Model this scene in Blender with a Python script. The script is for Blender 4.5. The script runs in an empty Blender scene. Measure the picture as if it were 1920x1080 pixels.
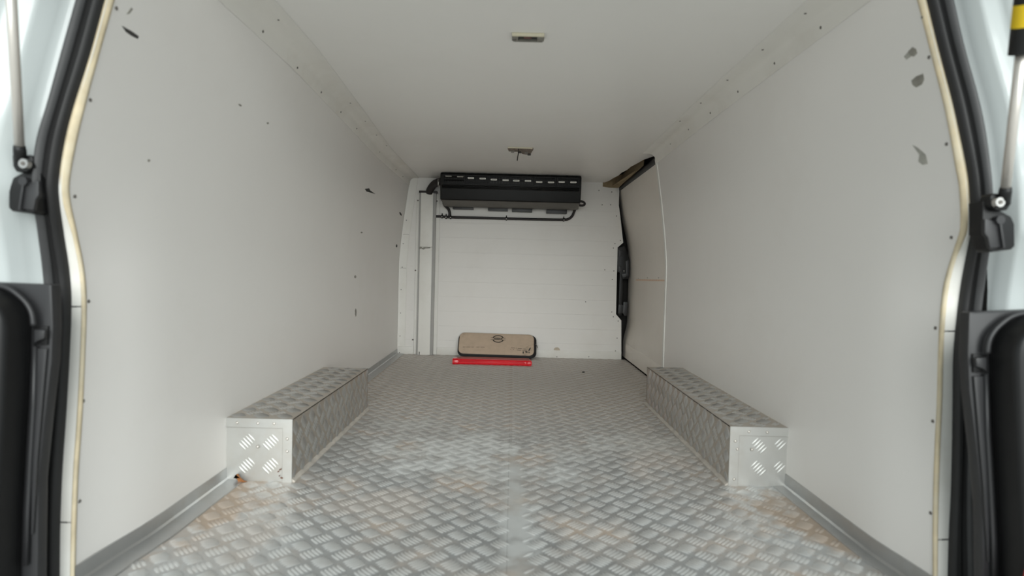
import bpy, math, random
from mathutils import Vector, Matrix
random.seed(7)
SC = bpy.context.scene
COL = SC.collection

# ------------------------------------------------------------------ camera
F = 1064.0; CAMH = 0.576
PITCH = math.radians(1.72); ROLL = math.radians(1.5)
fw = Vector((0, math.cos(PITCH), -math.sin(PITCH)))
r0 = Vector((1, 0, 0)); u0 = Vector((0, math.sin(PITCH), math.cos(PITCH)))
RT = math.cos(ROLL) * r0 + math.sin(ROLL) * u0
UP = -math.sin(ROLL) * r0 + math.cos(ROLL) * u0
CAM = Vector((0, 0, CAMH))
cd = bpy.data.cameras.new('camera'); cam = bpy.data.objects.new('camera', cd); COL.objects.link(cam)
cd.sensor_width = 36; cd.lens = 36 * F / 1920; cd.clip_start = 0.02; cd.clip_end = 200
cd.dof.use_dof = True; cd.dof.focus_distance = 3.2; cd.dof.aperture_fstop = 3.2
m = Matrix((RT, UP, -fw)).transposed().to_4x4(); m.translation = CAM
cam.matrix_world = m
SC.camera = cam

# ------------------------------------------------------------------ light: overcast daylight through the open tailgate
w = bpy.data.worlds.new('overcast'); SC.world = w; w.use_nodes = True
bg = w.node_tree.nodes['Background']
bg.inputs['Color'].default_value = (0.88, 0.985, 1.0, 1); bg.inputs['Strength'].default_value = 0.66
sd = bpy.data.lights.new('sun', 'SUN'); sun = bpy.data.objects.new('sun', sd); COL.objects.link(sun)
sd.energy = 3.1; sd.angle = math.radians(56); sd.color = (0.97, 1.0, 0.975)
sun.rotation_euler = Vector((-0.13, 0.92, -0.34)).to_track_quat('-Z', 'Y').to_euler()
SC.view_settings.view_transform = 'Standard'; SC.view_settings.look = 'None'
SC.view_settings.gamma = 1; SC.view_settings.use_curve_mapping = False
SC.view_settings.exposure = 0.24

# ------------------------------------------------------------------ helpers
def ray(px, py): return fw + (px - 960) / F * RT + (540 - py) / F * UP
def WY(px, py, y): d = ray(px, py); return CAM + d * (y / d.y)
def WZ(px, py, z): d = ray(px, py); return CAM + d * ((z - CAMH) / d.z)
def WX(px, py, x): d = ray(px, py); return CAM + d * (x / d.x)

def interp(t, pts):
    if t <= pts[0][0]: return pts[0][1]
    for (a, b), (c, d) in zip(pts, pts[1:]):
        if t <= c: return b + (d - b) * (t - a) / (c - a)
    return pts[-1][1]

YR = 3.80      # rear wall face
ZC = 1.18      # ceiling
def TL(y): return interp(y, [(0.9, -.618), (1.6, -.616), (2.1, -.642), (2.9, -.688), (3.9, -.697)])
def TR(y): return interp(y, [(0.9, .684), (2.0, .680), (2.9, .694), (3.9, .694)])
def prof(z): s = min(max((z - .60) / .58, 0), 1.05); return s ** 1.35
def flare(y, z):
    a = min(max((1.20 - y) / .20, 0), 1); b = min(max((.80 - z) / .25, 0), 1)
    return .016 * a * a * (3 - 2 * a) * b
def XL(y, z): f = -.744 - .006 * (y - 1); return f + (TL(y) - f) * prof(z) - flare(y, z)
def XR(y, z): f = .768; return f + (TR(y) - f) * prof(z) + flare(y, z)
def on_wall(px, py, side, off=0.0):
    fn = XL if side < 0 else XR
    x = .745 * side
    for _ in range(30):
        p = WX(px, py, x - side * off * 0); x = .5 * x + .5 * fn(p.y, p.z)
    p = WX(px, py, x); p.x -= side * off
    return p

class MB:
    def __init__(s): s.v = []; s.f = []
    def add(s, vs, fs):
        b = len(s.v); s.v += [Vector(q) for q in vs]; s.f += [tuple(i + b for i in f) for f in fs]; return s
    def box(s, a, b):
        x0, y0, z0 = a; x1, y1, z1 = b
        return s.add([(x0,y0,z0),(x1,y0,z0),(x1,y1,z0),(x0,y1,z0),(x0,y0,z1),(x1,y0,z1),(x1,y1,z1),(x0,y1,z1)],
                     [(0,3,2,1),(4,5,6,7),(0,1,5,4),(1,2,6,5),(2,3,7,6),(3,0,4,7)])
    def prism(s, pts, d):
        """closed 3D polygon pushed along vector d"""
        n = len(pts); d = Vector(d); p = [Vector(q) for q in pts]
        nrm = Vector((0, 0, 0))
        for i in range(n): nrm += p[i].cross(p[(i + 1) % n])
        if nrm.dot(d) > 0: p.reverse()
        return s.add(p + [q + d for q in p], [tuple(range(n)), tuple(range(2 * n - 1, n - 1, -1))] +
                     [(i, i + n, (i + 1) % n + n, (i + 1) % n) for i in range(n)])
    def tube(s, pts, r, n=10, cap=True):
        pts = [Vector(p) for p in pts]; rs = r if isinstance(r, (list, tuple)) else [r] * len(pts)
        b = len(s.v); prev = None
        for i, p in enumerate(pts):
            t = (pts[min(i + 1, len(pts) - 1)] - pts[max(i - 1, 0)]).normalized()
            if prev is None:
                a = t.cross(Vector((0, 0, 1)));  a = a if a.length > .1 else t.cross(Vector((1, 0, 0)))
            else: a = prev - t * prev.dot(t)
            a.normalize(); prev = a; c = t.cross(a)
            for k in range(n):
                q = 2 * math.pi * k / n; s.v.append(p + rs[i] * (math.cos(q) * a + math.sin(q) * c))
        for i in range(len(pts) - 1):
            for k in range(n):
                k2 = (k + 1) % n; s.f.append((b + i*n + k, b + i*n + k2, b + (i+1)*n + k2, b + (i+1)*n + k))
        if cap:
            s.f.append(tuple(b + k for k in range(n - 1, -1, -1))); e = b + (len(pts) - 1) * n
            s.f.append(tuple(e + k for k in range(n)))
        return s
    def grid(s, rows):
        b = len(s.v); m = len(rows[0])
        for r in rows: s.v += [Vector(q) for q in r]
        for i in range(len(rows) - 1):
            for j in range(m - 1):
                s.f.append((b + i*m + j, b + i*m + j + 1, b + (i+1)*m + j + 1, b + (i+1)*m + j))
        return s
    def slab(s, rows, off):
        """grid of points with thickness: off(p)->back point"""
        n = len(rows); m = len(rows[0]); b = len(s.v)
        s.grid(rows); back = [[off(Vector(q)) for q in r] for r in rows]
        c = len(s.v)
        for r in back: s.v += r
        for i in range(n - 1):
            for j in range(m - 1):
                s.f.append((c + i*m + j, c + (i+1)*m + j, c + (i+1)*m + j + 1, c + i*m + j + 1))
        per = [(0, j) for j in range(m)] + [(i, m-1) for i in range(1, n)] + [(n-1, j) for j in range(m-2, -1, -1)] + [(i, 0) for i in range(n-2, 0, -1)]
        for (i, j), (k, l) in zip(per, per[1:] + per[:1]):
            s.f.append((b + i*m + j, c + i*m + j, c + k*m + l, b + k*m + l))
        return s
    def build(s, name, mt, parent=None, smooth=False, bevel=0, seg=2, auto=None):
        off = Vector((0, 0, 0)); q = parent
        while q is not None: off += q.location; q = q.parent
        me = bpy.data.meshes.new(name); me.from_pydata([v - off for v in s.v], [], s.f); me.update()
        import bmesh
        bm = bmesh.new(); bm.from_mesh(me); bmesh.ops.recalc_face_normals(bm, faces=bm.faces)
        if bevel:
            bmesh.ops.remove_doubles(bm, verts=bm.verts, dist=1e-6)
            es = [e for e in bm.edges if len(e.link_faces) == 2 and e.calc_face_angle(0) > .6]
            bmesh.ops.bevel(bm, geom=es, offset=bevel, segments=seg, affect='EDGES', profile=.6, clamp_overlap=True)
        bm.to_mesh(me); bm.free()
        o = bpy.data.objects.new(name, me); COL.objects.link(o); o.parent = parent
        me.materials.append(MT[mt])
        if smooth or bevel or auto:
            for p in me.polygons: p.use_smooth = True
            ang = auto if auto else (.7 if not smooth else None)
            if ang: me.set_sharp_from_angle(angle=ang)
        return o

def tag(o, label=None, cat=None, group=None, kind=None):
    if label: o['label'] = label
    if cat: o['category'] = cat
    if group: o['group'] = group
    if kind: o['kind'] = kind
    return o
def empty(name, loc, label, cat, group=None, kind=None):
    o = bpy.data.objects.new(name, None); COL.objects.link(o); o.location = loc; o.empty_display_size = .05
    return tag(o, label, cat, group, kind)
def smooth_path(pts, n):
    """Catmull-Rom through tuples, n samples"""
    P = [pts[0]] + list(pts) + [pts[-1]]; out = []; k = len(pts) - 1
    for i in range(n):
        t = i / (n - 1) * k; j = min(int(t), k - 1); t -= j
        a, b, c, d = P[j], P[j+1], P[j+2], P[j+3]
        out.append(tuple(.5 * (2*b[q] + (c[q]-a[q])*t + (2*a[q]-5*b[q]+4*c[q]-d[q])*t*t + (3*b[q]-a[q]-3*c[q]+d[q])*t**3) for q in range(len(a))))
    return out

# ------------------------------------------------------------------ materials
MT = {}
def new_mat(name):
    mt = bpy.data.materials.new(name); mt.use_nodes = True; MT[name] = mt
    nt = mt.node_tree; return mt, nt, nt.nodes['Principled BSDF'], nt.nodes, nt.links
def mat(name, col, rough=.5, metal=0, spec=.5, var=.06, vscale=6, dirt=None, dscale=4, damt=.3, dlo=.5, dhi=.75, bump=0, bscale=80, coat=0):
    mt, nt, p, N, L = new_mat(name)
    p.inputs['Roughness'].default_value = rough; p.inputs['Metallic'].default_value = metal
    p.inputs['Specular IOR Level'].default_value = spec; p.inputs['Coat Weight'].default_value = coat
    tc = N.new('ShaderNodeTexCoord')
    no = N.new('ShaderNodeTexNoise'); no.inputs['Scale'].default_value = vscale; no.inputs['Detail'].default_value = 4
    L.new(tc.outputs['Object'], no.inputs['Vector'])
    cr = N.new('ShaderNodeValToRGB')
    cr.color_ramp.elements[0].position = .3; cr.color_ramp.elements[1].position = .7
    cr.color_ramp.elements[0].color = tuple(c * (1 - var) for c in col) + (1,)
    cr.color_ramp.elements[1].color = tuple(min(c * (1 + var), 1) for c in col) + (1,)
    L.new(no.outputs['Fac'], cr.inputs['Fac']); out = cr.outputs['Color']
    if dirt:
        n2 = N.new('ShaderNodeTexNoise'); n2.inputs['Scale'].default_value = dscale; n2.inputs['Detail'].default_value = 6; n2.inputs['Roughness'].default_value = .65
        L.new(tc.outputs['Object'], n2.inputs['Vector'])
        mr = N.new('ShaderNodeMapRange'); mr.inputs['From Min'].default_value = dlo; mr.inputs['From Max'].default_value = dhi
        mr.inputs['To Max'].default_value = damt; L.new(n2.outputs['Fac'], mr.inputs['Value'])
        mx = N.new('ShaderNodeMix'); mx.data_type = 'RGBA'; L.new(mr.outputs['Result'], mx.inputs['Factor'])
        L.new(out, mx.inputs['A']); mx.inputs['B'].default_value = tuple(dirt) + (1,); out = mx.outputs['Result']
    L.new(out, p.inputs['Base Color'])
    if bump:
        n3 = N.new('ShaderNodeTexNoise'); n3.inputs['Scale'].default_value = bscale; n3.inputs['Detail'].default_value = 3
        L.new(tc.outputs['Object'], n3.inputs['Vector'])
        b = N.new('ShaderNodeBump'); b.inputs['Strength'].default_value = bump; b.inputs['Distance'].default_value = .002
        L.new(n3.outputs['Fac'], b.inputs['Height']); L.new(b.outputs['Normal'], p.inputs['Normal'])
    return mt

mat('panel', (.885, .858, .828), .38, spec=.4, var=.012, vscale=1.5, dirt=(.55, .48, .38), dscale=2.0, damt=.10, dlo=.55, dhi=.8)
mat('panel_rear', (.87, .848, .815), .42, spec=.4, var=.012, vscale=2, dirt=(.55, .48, .38), dscale=3.0, damt=.14, dlo=.52, dhi=.8)
mat('trim_white', (.86, .845, .80), .4, spec=.4, var=.02, vscale=4, dirt=(.50, .42, .32), dscale=5, damt=.22, dlo=.5, dhi=.8)
mat('trim_cream', (.87, .845, .795), .45, spec=.4, var=.03, vscale=4, dirt=(.52, .44, .34), dscale=3, damt=.28, dlo=.48, dhi=.75)
mat('panel_ceiling', (.92, .90, .868), .36, spec=.4, var=.01, vscale=1.5, dirt=(.55, .48, .38), dscale=2.0, damt=.08, dlo=.55, dhi=.8)
mat('door_panel', (.87, .815, .745), .4, spec=.4, var=.015, vscale=2, dirt=(.5, .43, .34), dscale=3, damt=.15)
mat('paint', (.63, .675, .675), .25, spec=.5, var=.015, vscale=3, coat=.5)
mat('paint_shell', (.70, .72, .72), .4, var=.01)
mat('sealant', (.72, .61, .42), .6, var=.12, vscale=30, dirt=(.72, .66, .52), dscale=14, damt=.5, dlo=.45, dhi=.6)
mat('orange_stain', (.80, .60, .45), .6, var=.1, vscale=40)
mat('rubber', (.018, .0175, .018), .55, spec=.5, var=.1, vscale=20)
mat('rubber_grey', (.062, .062, .064), .5, spec=.5, var=.08, vscale=20)
mat('black_plastic', (.007, .007, .0075), .45, spec=.4, var=.1, vscale=15)
mat('dark_plastic', (.028, .028, .030), .42, spec=.5, var=.08, vscale=10)
mat('unit_plastic', (.006, .006, .006), .45, spec=.3, var=.08, vscale=12)
mat('unit_lip', (.13, .122, .108), .5, spec=.4, var=.08, vscale=12)
mat('tab_white', (.88, .87, .82), .45, var=.03)
mat('aluminium', (.52, .525, .525), .38, metal=.75, spec=.5, var=.05, vscale=12, dirt=(.42, .37, .31), dscale=9, damt=.4, dlo=.5, dhi=.75)
mat('dust_bead', (.52, .48, .43), .8, var=.15, vscale=30)
mat('channel_grey', (.36, .35, .335), .5, metal=.2, var=.05, vscale=8)
mat('steel', (.60, .59, .57), .3, metal=1, var=.05, vscale=30)
mat('chrome', (.74, .70, .65), .35, metal=.6, var=.03, vscale=10)
mat('screw_dark', (.17, .155, .14), .5, metal=.4, var=.1, vscale=60)
mat('scuff', (.045, .043, .040), .7, var=.2, vscale=50)
mat('smudge', (.30, .285, .25), .6, var=.25, vscale=60)
mat('smudge_pale', (.42, .41, .37), .6, var=.2, vscale=60)
mat('smudge_beige', (.55, .47, .37), .6, var=.1, vscale=60)
mat('foam', (.33, .25, .15), .9, var=.12, vscale=40, bump=.5, bscale=120)
mat('cavity', (.03, .028, .026), .8, var=.1)
mat('beige_fabric', (.56, .435, .325), .75, var=.05, vscale=30, dirt=(.13, .09, .05), dscale=9, damt=.55, dlo=.6, dhi=.78, bump=.25, bscale=300)
mat('black_fabric', (.012, .011, .012), .6, var=.1, vscale=40)
mat('print_black', (.02, .017, .015), .7, var=.05)
mat('red_plastic', (.76, .010, .022), .28, spec=.5, var=.06, vscale=12, coat=.3)
mat('red_shaded', (.42, .06, .05), .5, var=.1, vscale=20)
mat('hose', (.02, .016, .016), .5, var=.15, vscale=30)
mat('yellow', (.80, .55, .01), .4, var=.04)
mat('red_lens', (.55, .01, .03), .15, var=.05, coat=.6)
mat('lamp_grey', (.24, .23, .20), .5, var=.12, vscale=40, dirt=(.06, .05, .04), dscale=60, damt=.7)
mat('lamp_cream', (.68, .63, .48), .5, var=.06, vscale=40)
mat('lamp_red', (.13, .055, .05), .4, var=.1)
mat('lamp_rust', (.16, .12, .09), .6, var=.4, vscale=70, dirt=(.40, .37, .32), dscale=60, damt=.45)
mat('asphalt', (.58, .565, .54), .9, var=.15, vscale=30, bump=.4, bscale=60)
mat('leaf', (.30, .12, .035), .6, var=.3, vscale=60)

def floor_mat(name, dusty, base=(.66, .69, .71)):
    mt, nt, p, N, L = new_mat(name)
    tc = N.new('ShaderNodeTexCoord'); geo = N.new('ShaderNodeNewGeometry')
    def noise(scale, det=6, rough=.6):
        n = N.new('ShaderNodeTexNoise'); n.inputs['Scale'].default_value = scale; n.inputs['Detail'].default_value = det
        n.inputs['Roughness'].default_value = rough; L.new(geo.outputs['Position'], n.inputs['Vector']); return n.outputs['Fac']
    def math_(op, a, b=None, c=None):
        n = N.new('ShaderNodeMath'); n.operation = op; n.use_clamp = op in ('MULTIPLY_ADD',)
        for i, q in enumerate((a, b, c)):
            if q is None: continue
            if isinstance(q, (int, float)): n.inputs[i].default_value = q
            else: L.new(q, n.inputs[i])
        return n.outputs[0]
    def rng(v, a, b, lo, hi):
        n = N.new('ShaderNodeMapRange'); n.interpolation_type = 'SMOOTHSTEP'
        n.inputs['From Min'].default_value = a; n.inputs['From Max'].default_value = b
        n.inputs['To Min'].default_value = lo; n.inputs['To Max'].default_value = hi
        L.new(v, n.inputs['Value']); return n.outputs['Result']
    def spot(x, y, rx, ry, amt):
        mp = N.new('ShaderNodeVectorMath'); mp.operation = 'SUBTRACT'; L.new(geo.outputs['Position'], mp.inputs[0]); mp.inputs[1].default_value = (x, y, 0)
        ml = N.new('ShaderNodeVectorMath'); ml.operation = 'MULTIPLY'; L.new(mp.outputs[0], ml.inputs[0]); ml.inputs[1].default_value = (1/rx, 1/ry, 0)
        ln = N.new('ShaderNodeVectorMath'); ln.operation = 'LENGTH'; L.new(ml.outputs[0], ln.inputs[0])
        d = math_('ADD', ln.outputs['Value'], rng(noise(9), .3, .7, -.45, .45))
        return rng(d, .35, 1.1, amt, 0)
    mud = rng(noise(4.5), .42, .68, 0, .85)
    sep = N.new('ShaderNodeSeparateXYZ'); L.new(geo.outputs['Position'], sep.inputs[0])
    # trodden brown dust lies thicker deeper in the van and in the corners by the wheel boxes
    far = rng(sep.outputs['Y'], 1.4, 2.6, 0.0, .80)
    mud = math_('MAXIMUM', math_('MULTIPLY', mud, dusty), math_('MULTIPLY', far, dusty))
    for q in ((-.67, 1.33, .13, .22, .95), (.73, 1.36, .16, .22, .95), (-.60, 1.2, .12, .2, .5), (.52, 1.85, .2, .35, .6), (-.30, 1.36, .2, .12, .5)):
        mud = math_('MAXIMUM', mud, math_('MULTIPLY', spot(*q), min(dusty * 1.6, 1)))
    pow_ = spot(-.16, 1.78, .30, .26, .8)
    for q in ((-.02, 1.60, .28, .12, .6), (.44, 1.92, .22, .16, .75), (-.38, 2.10, .16, .10, .6), (.2, 1.80, .2, .12, .5), (.024, 1.35, .06, .5, .55)):
        pow_ = math_('MAXIMUM', pow_, spot(*q))
    pow_ = math_('MULTIPLY', pow_, dusty)
    def mix(f, a, b):
        n = N.new('ShaderNodeMix'); n.data_type = 'RGBA'; L.new(f, n.inputs['Factor'])
        for s, q in (('A', a), ('B', b)):
            if isinstance(q, tuple): n.inputs[s].default_value = q + (1,)
            else: L.new(q, n.inputs[s])
        return n.outputs['Result']
    c = mix(noise(16), tuple(x * .86 for x in base), tuple(min(x * 1.12, 1) for x in base))
    c = mix(mud, c, (.47, .37, .285)); c = mix(pow_, c, (.66, .67, .65))
    L.new(c, p.inputs['Base Color'])
    cover = math_('MAXIMUM', mud, pow_)
    L.new(rng(cover, 0, 1, .80, .18), p.inputs['Metallic'])
    L.new(math_('ADD', rng(cover, 0, 1, .34, .55), rng(noise(12), .3, .7, -.05, .06)), p.inputs['Roughness'])
    return mt
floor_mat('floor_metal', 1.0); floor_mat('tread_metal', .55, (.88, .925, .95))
mat('plate', (.62, .575, .52), .36, metal=.75, var=.05, vscale=14, dirt=(.43, .36, .28), dscale=7, damt=.65, dlo=.42, dhi=.72)
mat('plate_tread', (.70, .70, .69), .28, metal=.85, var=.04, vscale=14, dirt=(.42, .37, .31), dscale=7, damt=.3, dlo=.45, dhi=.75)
mat('joint_shade', (.26, .24, .21), .8, var=.2, vscale=40)  # dark tone painted in as shade along the wheel box flanges
mat('rust', (.14, .06, .035), .8, var=.3, vscale=90)
mat('front_tread', (.64, .64, .62), .46, metal=.7, var=.03, vscale=14)
mat('plate_front', (.60, .60, .58), .42, metal=.65, var=.04, vscale=14, dirt=(.46, .40, .33), dscale=9, damt=.35, dlo=.48, dhi=.75)

# ------------------------------------------------------------------ five-bar tread relief
def tread(o, u, v, n, u1, v1, ok=None, pitch=.063, H=.0028, L=.037, W=.0077, gap=.0082, ph=(.5, .5), kinds=((0, 1), (1, -1)), edge=.012):
    u, v, n, o = Vector(u), Vector(v), Vector(n), Vector(o)
    mb = MB(); prof_ = [(-.5, 0), (-.36, .86), (0, 1), (.36, .86), (.5, 0)]
    for i in range(-1, int(u1 / pitch) + 2):
        for j in range(-1, int(v1 / pitch) + 2):
            for k, sg in kinds:
                cu = (i + ph[0] + .5 * k) * pitch; cv = (j + ph[1] + .5 * k) * pitch
                ax = (math.sqrt(.5), sg * math.sqrt(.5)); px = (-ax[1], ax[0])
                for b in range(-2, 3):
                    ln = L * (1 - .07 * abs(b)); bu = cu + px[0] * b * gap; bv = cv + px[1] * b * gap
                    if not (edge < bu < u1 - edge and edge < bv < v1 - edge): continue
                    if ok and not ok(bu, bv): continue
                    def P(a, c, h): return o + u * (bu + ax[0]*a + px[0]*c) + v * (bv + ax[1]*a + px[1]*c) + n * h
                    vs = [P(a * ln, W / 2 * s, 0) for a, s in prof_] + [P(a * ln, -W / 2 * s, 0) for a, s in prof_[1:4]] + \
                         [P(-.38 * ln, 0, H * .8), P(0, 0, H), P(.38 * ln, 0, H * .8)]
                    mb.add(vs, [(0, 1, 8), (1, 2, 9, 8), (2, 3, 10, 9), (3, 4, 10), (4, 7, 10), (7, 6, 9, 10), (6, 5, 8, 9), (5, 0, 8)])
    return mb

# shared little meshes -------------------------------------------------------
def dome_mesh(name, r, h, mt, n=8):
    me = bpy.data.meshes.new(name); vs = [(0, 0, h)]; fs = []
    for ri, hi in ((.6, .8), (1, 0)):
        for k in range(n):
            a = 2 * math.pi * k / n; vs.append((r * ri * math.cos(a), r * ri * math.sin(a), h * hi))
    for k in range(n):
        k2 = (k + 1) % n; fs.append((0, 1 + k, 1 + k2)); fs.append((1 + k, 1 + n + k, 1 + n + k2, 1 + k2))
    fs.append(tuple(range(2 * n, n, -1)))
    me.from_pydata(vs, [], fs); me.update(); me.materials.append(MT[mt])
    for p in me.polygons: p.use_smooth = True
    return me
SCREW = dome_mesh('screw', .0036, .0020, 'screw_dark')
SCREW_S = dome_mesh('screw_small', .0055, .0025, 'screw_dark')
SCREW_L = dome_mesh('screw_pale', .005, .002, 'steel')
RIVET = dome_mesh('rivet', .0045, .003, 'chrome')
def place(me, name, p, n, parent):
    o = bpy.data.objects.new(name, me); COL.objects.link(o); o.parent = parent
    off = Vector((0, 0, 0)); q = parent
    while q is not None: off += q.location; q = q.parent
    o.location = Vector(p) - off; o.rotation_euler = Vector(n).to_track_quat('Z', 'Y').to_euler(); return o
def blotch(name, pts, n, mt, parent, th=.0006):
    n = Vector(n).normalized(); mb = MB(); mb.prism([Vector(p) - n * .0002 for p in pts], n * th); return mb.build(name, mt, parent)

# ================================================================== THE SETTING
ground = MB().box((-14, -22, -.75), (14, 18, -.65)).build('ground', 'asphalt')
tag(ground, 'pale concrete ground behind the van', 'ground', kind='structure')

# panel rear edges and weatherstrip, read along the tailgate opening: (row, panel edge, strip inner, strip outer)
LP = [(-70, 232, 219, 178), (0, 212, 199, 158), (107, 182, 170, 128), (200, 157, 140, 103), (267, 141, 123, 83), (333, 129, 113, 75), (373, 129, 113, 76), (440, 143, 122, 85),
      (507, 156, 132, 93), (572, 160, 136, 97), (676, 157, 132, 93), (780, 152, 126, 80), (883, 145, 119, 67), (987, 141, 115, 63), (1080, 139, 114, 62), (1150, 138, 113, 61)]
RP = [(-70, 1703, 1717, 1758), (0, 1722, 1735, 1774), (94, 1746, 1758, 1795), (189, 1770, 1783, 1821), (252, 1783, 1797, 1834), (315, 1794, 1810, 1842), (355, 1801, 1815, 1846),
      (425, 1803, 1819, 1847), (461, 1793, 1813, 1842), (531, 1772, 1800, 1833), (602, 1764, 1791, 1825), (672, 1761, 1785, 1817), (750, 1759, 1784, 1817),
      (833, 1755, 1783, 1817), (918, 1752, 1781, 1815), (1003, 1751, 1777, 1819), (1080, 1751, 1775, 1823), (1150, 1750, 1774, 1824)]
def opening(arr, side):
    out = []
    for (py, e, a, b) in smooth_path(arr, 54):
        E = on_wall(e, py, side); ys = E.y - .006
        out.append((E, WY(a, py, ys), WY(b, py, ys - .004)))
    return out
OL, OR = opening(LP, -1), opening(RP, 1)
def edge_y(O):
    pts = sorted((E.z, E.y) for E, a, b in O); return lambda z: interp(z, pts)
EYL, EYR = edge_y(OL), edge_y(OR)

# side walls -------------------------------------------------------------------
def zlist(n=40, z0=-.01, z1=ZC + .015): return [z0 + (z1 - z0) * i / n for i in range(n + 1)]
def wall(fn, ey, y_end, side, name, mt, th=.014, y0=None, ny=24, zs=None):
    rows = []
    for z in (zs or zlist()):
        a = ey(z) if y0 is None else y0
        ys = [a + (y_end - a) * (i / ny) ** 1.6 for i in range(ny + 1)] if y0 is None else [a + (y_end - a) * i / ny for i in range(ny + 1)]
        rows.append([(fn(y, z), y, z) for y in ys])
    return MB().slab(rows, lambda p: p + Vector((side * th, 0, 0))).build(name, mt, auto=.8)
wl = wall(XL, EYL, YR + .02, -1, 'wall_left', 'panel')
tag(wl, 'white glossy lining panel of the cargo bay with a black gouge near the opening', 'wall', kind='structure')
YD = 2.84
wr = wall(XR, EYR, YD, 1, 'wall_right', 'panel')
tag(wr, 'white glossy lining panel ending at the sliding door, with dark smudges', 'wall', kind='structure')

# yellow sealant beads on the panel edges, screws along them
for O, side, w_ in ((OL, -1, wl), (OR, 1, wr)):
    rows = []
    for i, (E, a, b) in enumerate(O):
        j = Vector((0, 1, 0))
        g = min(max((E.z - .62) / .10, 0), 1); f = .20 + .72 * g
        q = E.lerp(a, f); wd = .0012
        rows.append([q + Vector((0, .003, 0)), q + Vector((0, -.0035, 0)), E.lerp(a, f * .5) + Vector((0, -.0048, 0)), E + Vector((-side * .0012, -.0030, 0)), E + Vector((-side * .0016, wd, 0)), E + Vector((side * .003, wd + .001, 0))])
    s = MB().grid(rows).build('edge_sealant', 'sealant', w_, smooth=True)
for px, py in ((215, 15), (166, 187), (137, 368), (163, 565), (153, 752), (146, 940)):
    place(SCREW, 'screw', on_wall(px + 3, py, -1, .0), (1, -.1, 0), wl)
for px, py in ((1733, 32), (1745, 107), (1778, 270), (1787, 445), (1757, 615), (1752, 790), (1748, 962)):
    place(SCREW, 'screw', on_wall(px - 3, py, 1, .0), (-1, -.1, 0), wr)
# scuffs on the panels
def scuffs(lst, side, parent):
    for name, mt, pts in lst:
        P = [on_wall(x, y, side) for x, y in pts]
        n = (P[1] - P[0]).cross(P[2] - P[0]);  n = n if n.x * -side > 0 else -n
        blotch(name, P, n, mt, parent)
def oval(cx, cy, rx, ry, n=7, rot=0):
    return [(cx + rx * math.cos(2*math.pi*k/n) * math.cos(rot) - ry * math.sin(2*math.pi*k/n) * math.sin(rot),
             cy + rx * math.cos(2*math.pi*k/n) * math.sin(rot) + ry * math.sin(2*math.pi*k/n) * math.cos(rot)) for k in range(n)]
scuffs([('scuff_mark', 'scuff', [(228, 48), (235, 52), (246, 58), (260, 68), (258, 73), (246, 67), (236, 60)]),
        ('scuff_mark', 'smudge', [(237, 27), (246, 14), (249, 17), (243, 25)]),
        ('scuff_mark', 'scuff', [(684, 354), (692, 353), (694, 357), (704, 364), (694, 361), (687, 359)]),
        ('scuff_mark', 'scuff', oval(743.5, 461, 1.6, 3)), ('scuff_mark', 'scuff', oval(751, 401, 1.5, 4, rot=-.5)),
        ('scuff_mark', 'smudge', oval(450, 197, 3.6, 1.8, rot=.6)), ('scuff_mark', 'smudge', oval(502, 231, 2, 2)), ('scuff_mark', 'smudge', oval(279, 301, 2.6, 2.6)),
        ('scuff_mark', 'smudge', oval(666, 519, 2.0, 3)), ('scuff_mark', 'smudge', oval(667, 586, 1.6, 8)), ('scuff_mark', 'smudge', oval(678, 436, 2, 1.6))], -1, wl)
scuffs([('scuff_mark', 'smudge', [(1703, 96), (1711, 88), (1718, 92), (1720, 100), (1714, 106), (1707, 105)]),
        ('scuff_mark', 'smudge_pale', [(1695, 106), (1703, 97), (1708, 106), (1700, 112)]),
        ('scuff_mark', 'smudge', [(1709, 151), (1718, 143), (1731, 138), (1733, 149), (1729, 158), (1718, 164), (1711, 159)]),
        ('scuff_mark', 'smudge_pale', [(1711, 272), (1720, 276), (1736, 290), (1740, 307), (1730, 309), (1722, 303), (1724, 290)]),
        ('scuff_mark', 'scuff', [(1353, 201), (1357, 198), (1360, 198), (1356, 202)])], 1, wr)

# ceiling ------------------------------------------------------------------------
rows = []
for i in range(30):
    y = .925 + (YR + .01 - .925) * i / 29
    xr = TR(y) + .012
    if y > 2.92: xr = interp(y, [(2.92, TR(2.92) + .012), (3.05, .668), (3.25, .652), (3.42, .640), (3.6, .628), (3.81, .60)]) + .004 * math.sin(y * 31)
    rows.append([(TL(y) - .012 + (xr - TL(y) + .012) * k / 8, y, ZC) for k in range(9)])
ceil = MB().slab(rows, lambda p: p + Vector((0, 0, .018))).build('ceiling', 'panel_ceiling')
tag(ceil, 'white glossy ceiling panel of the cargo bay', 'ceiling', kind='structure')

# ceiling corner strips ----------------------------------------------------------
def corner_trim(name, T, X, side, y1, label):
    rows = []; N = 40
    for i in range(N + 1):
        y = .95 + (y1 - .95) * i / N; c = Vector((T(y), y, ZC)); zz = ZC - .052
        xw = X(y, zz)
        s = -side
        rows.append([(xw + s * .0005, y, zz), (xw + s * .003, y, zz + .001), (X(y, ZC - .02) + s * .0045, y, ZC - .02), (c.x + s * .012, y, ZC - .009), (c.x + s * .026, y, ZC - .0042),
                     (c.x + s * .058, y, ZC - .003), (c.x + s * .059, y, ZC - .0003)])
    o = MB().grid(rows).build(name, 'trim_cream', smooth=True)
    return tag(o, label, 'trim', kind='structure')
t1 = corner_trim('trim_1', TL, XL, -1, YR - .002, 'cream corner strip screwed along the ceiling above the gouged wall')
t2 = corner_trim('trim_2', TR, XR, 1, YD, 'cream corner strip screwed along the ceiling above the smudged wall')
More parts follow.
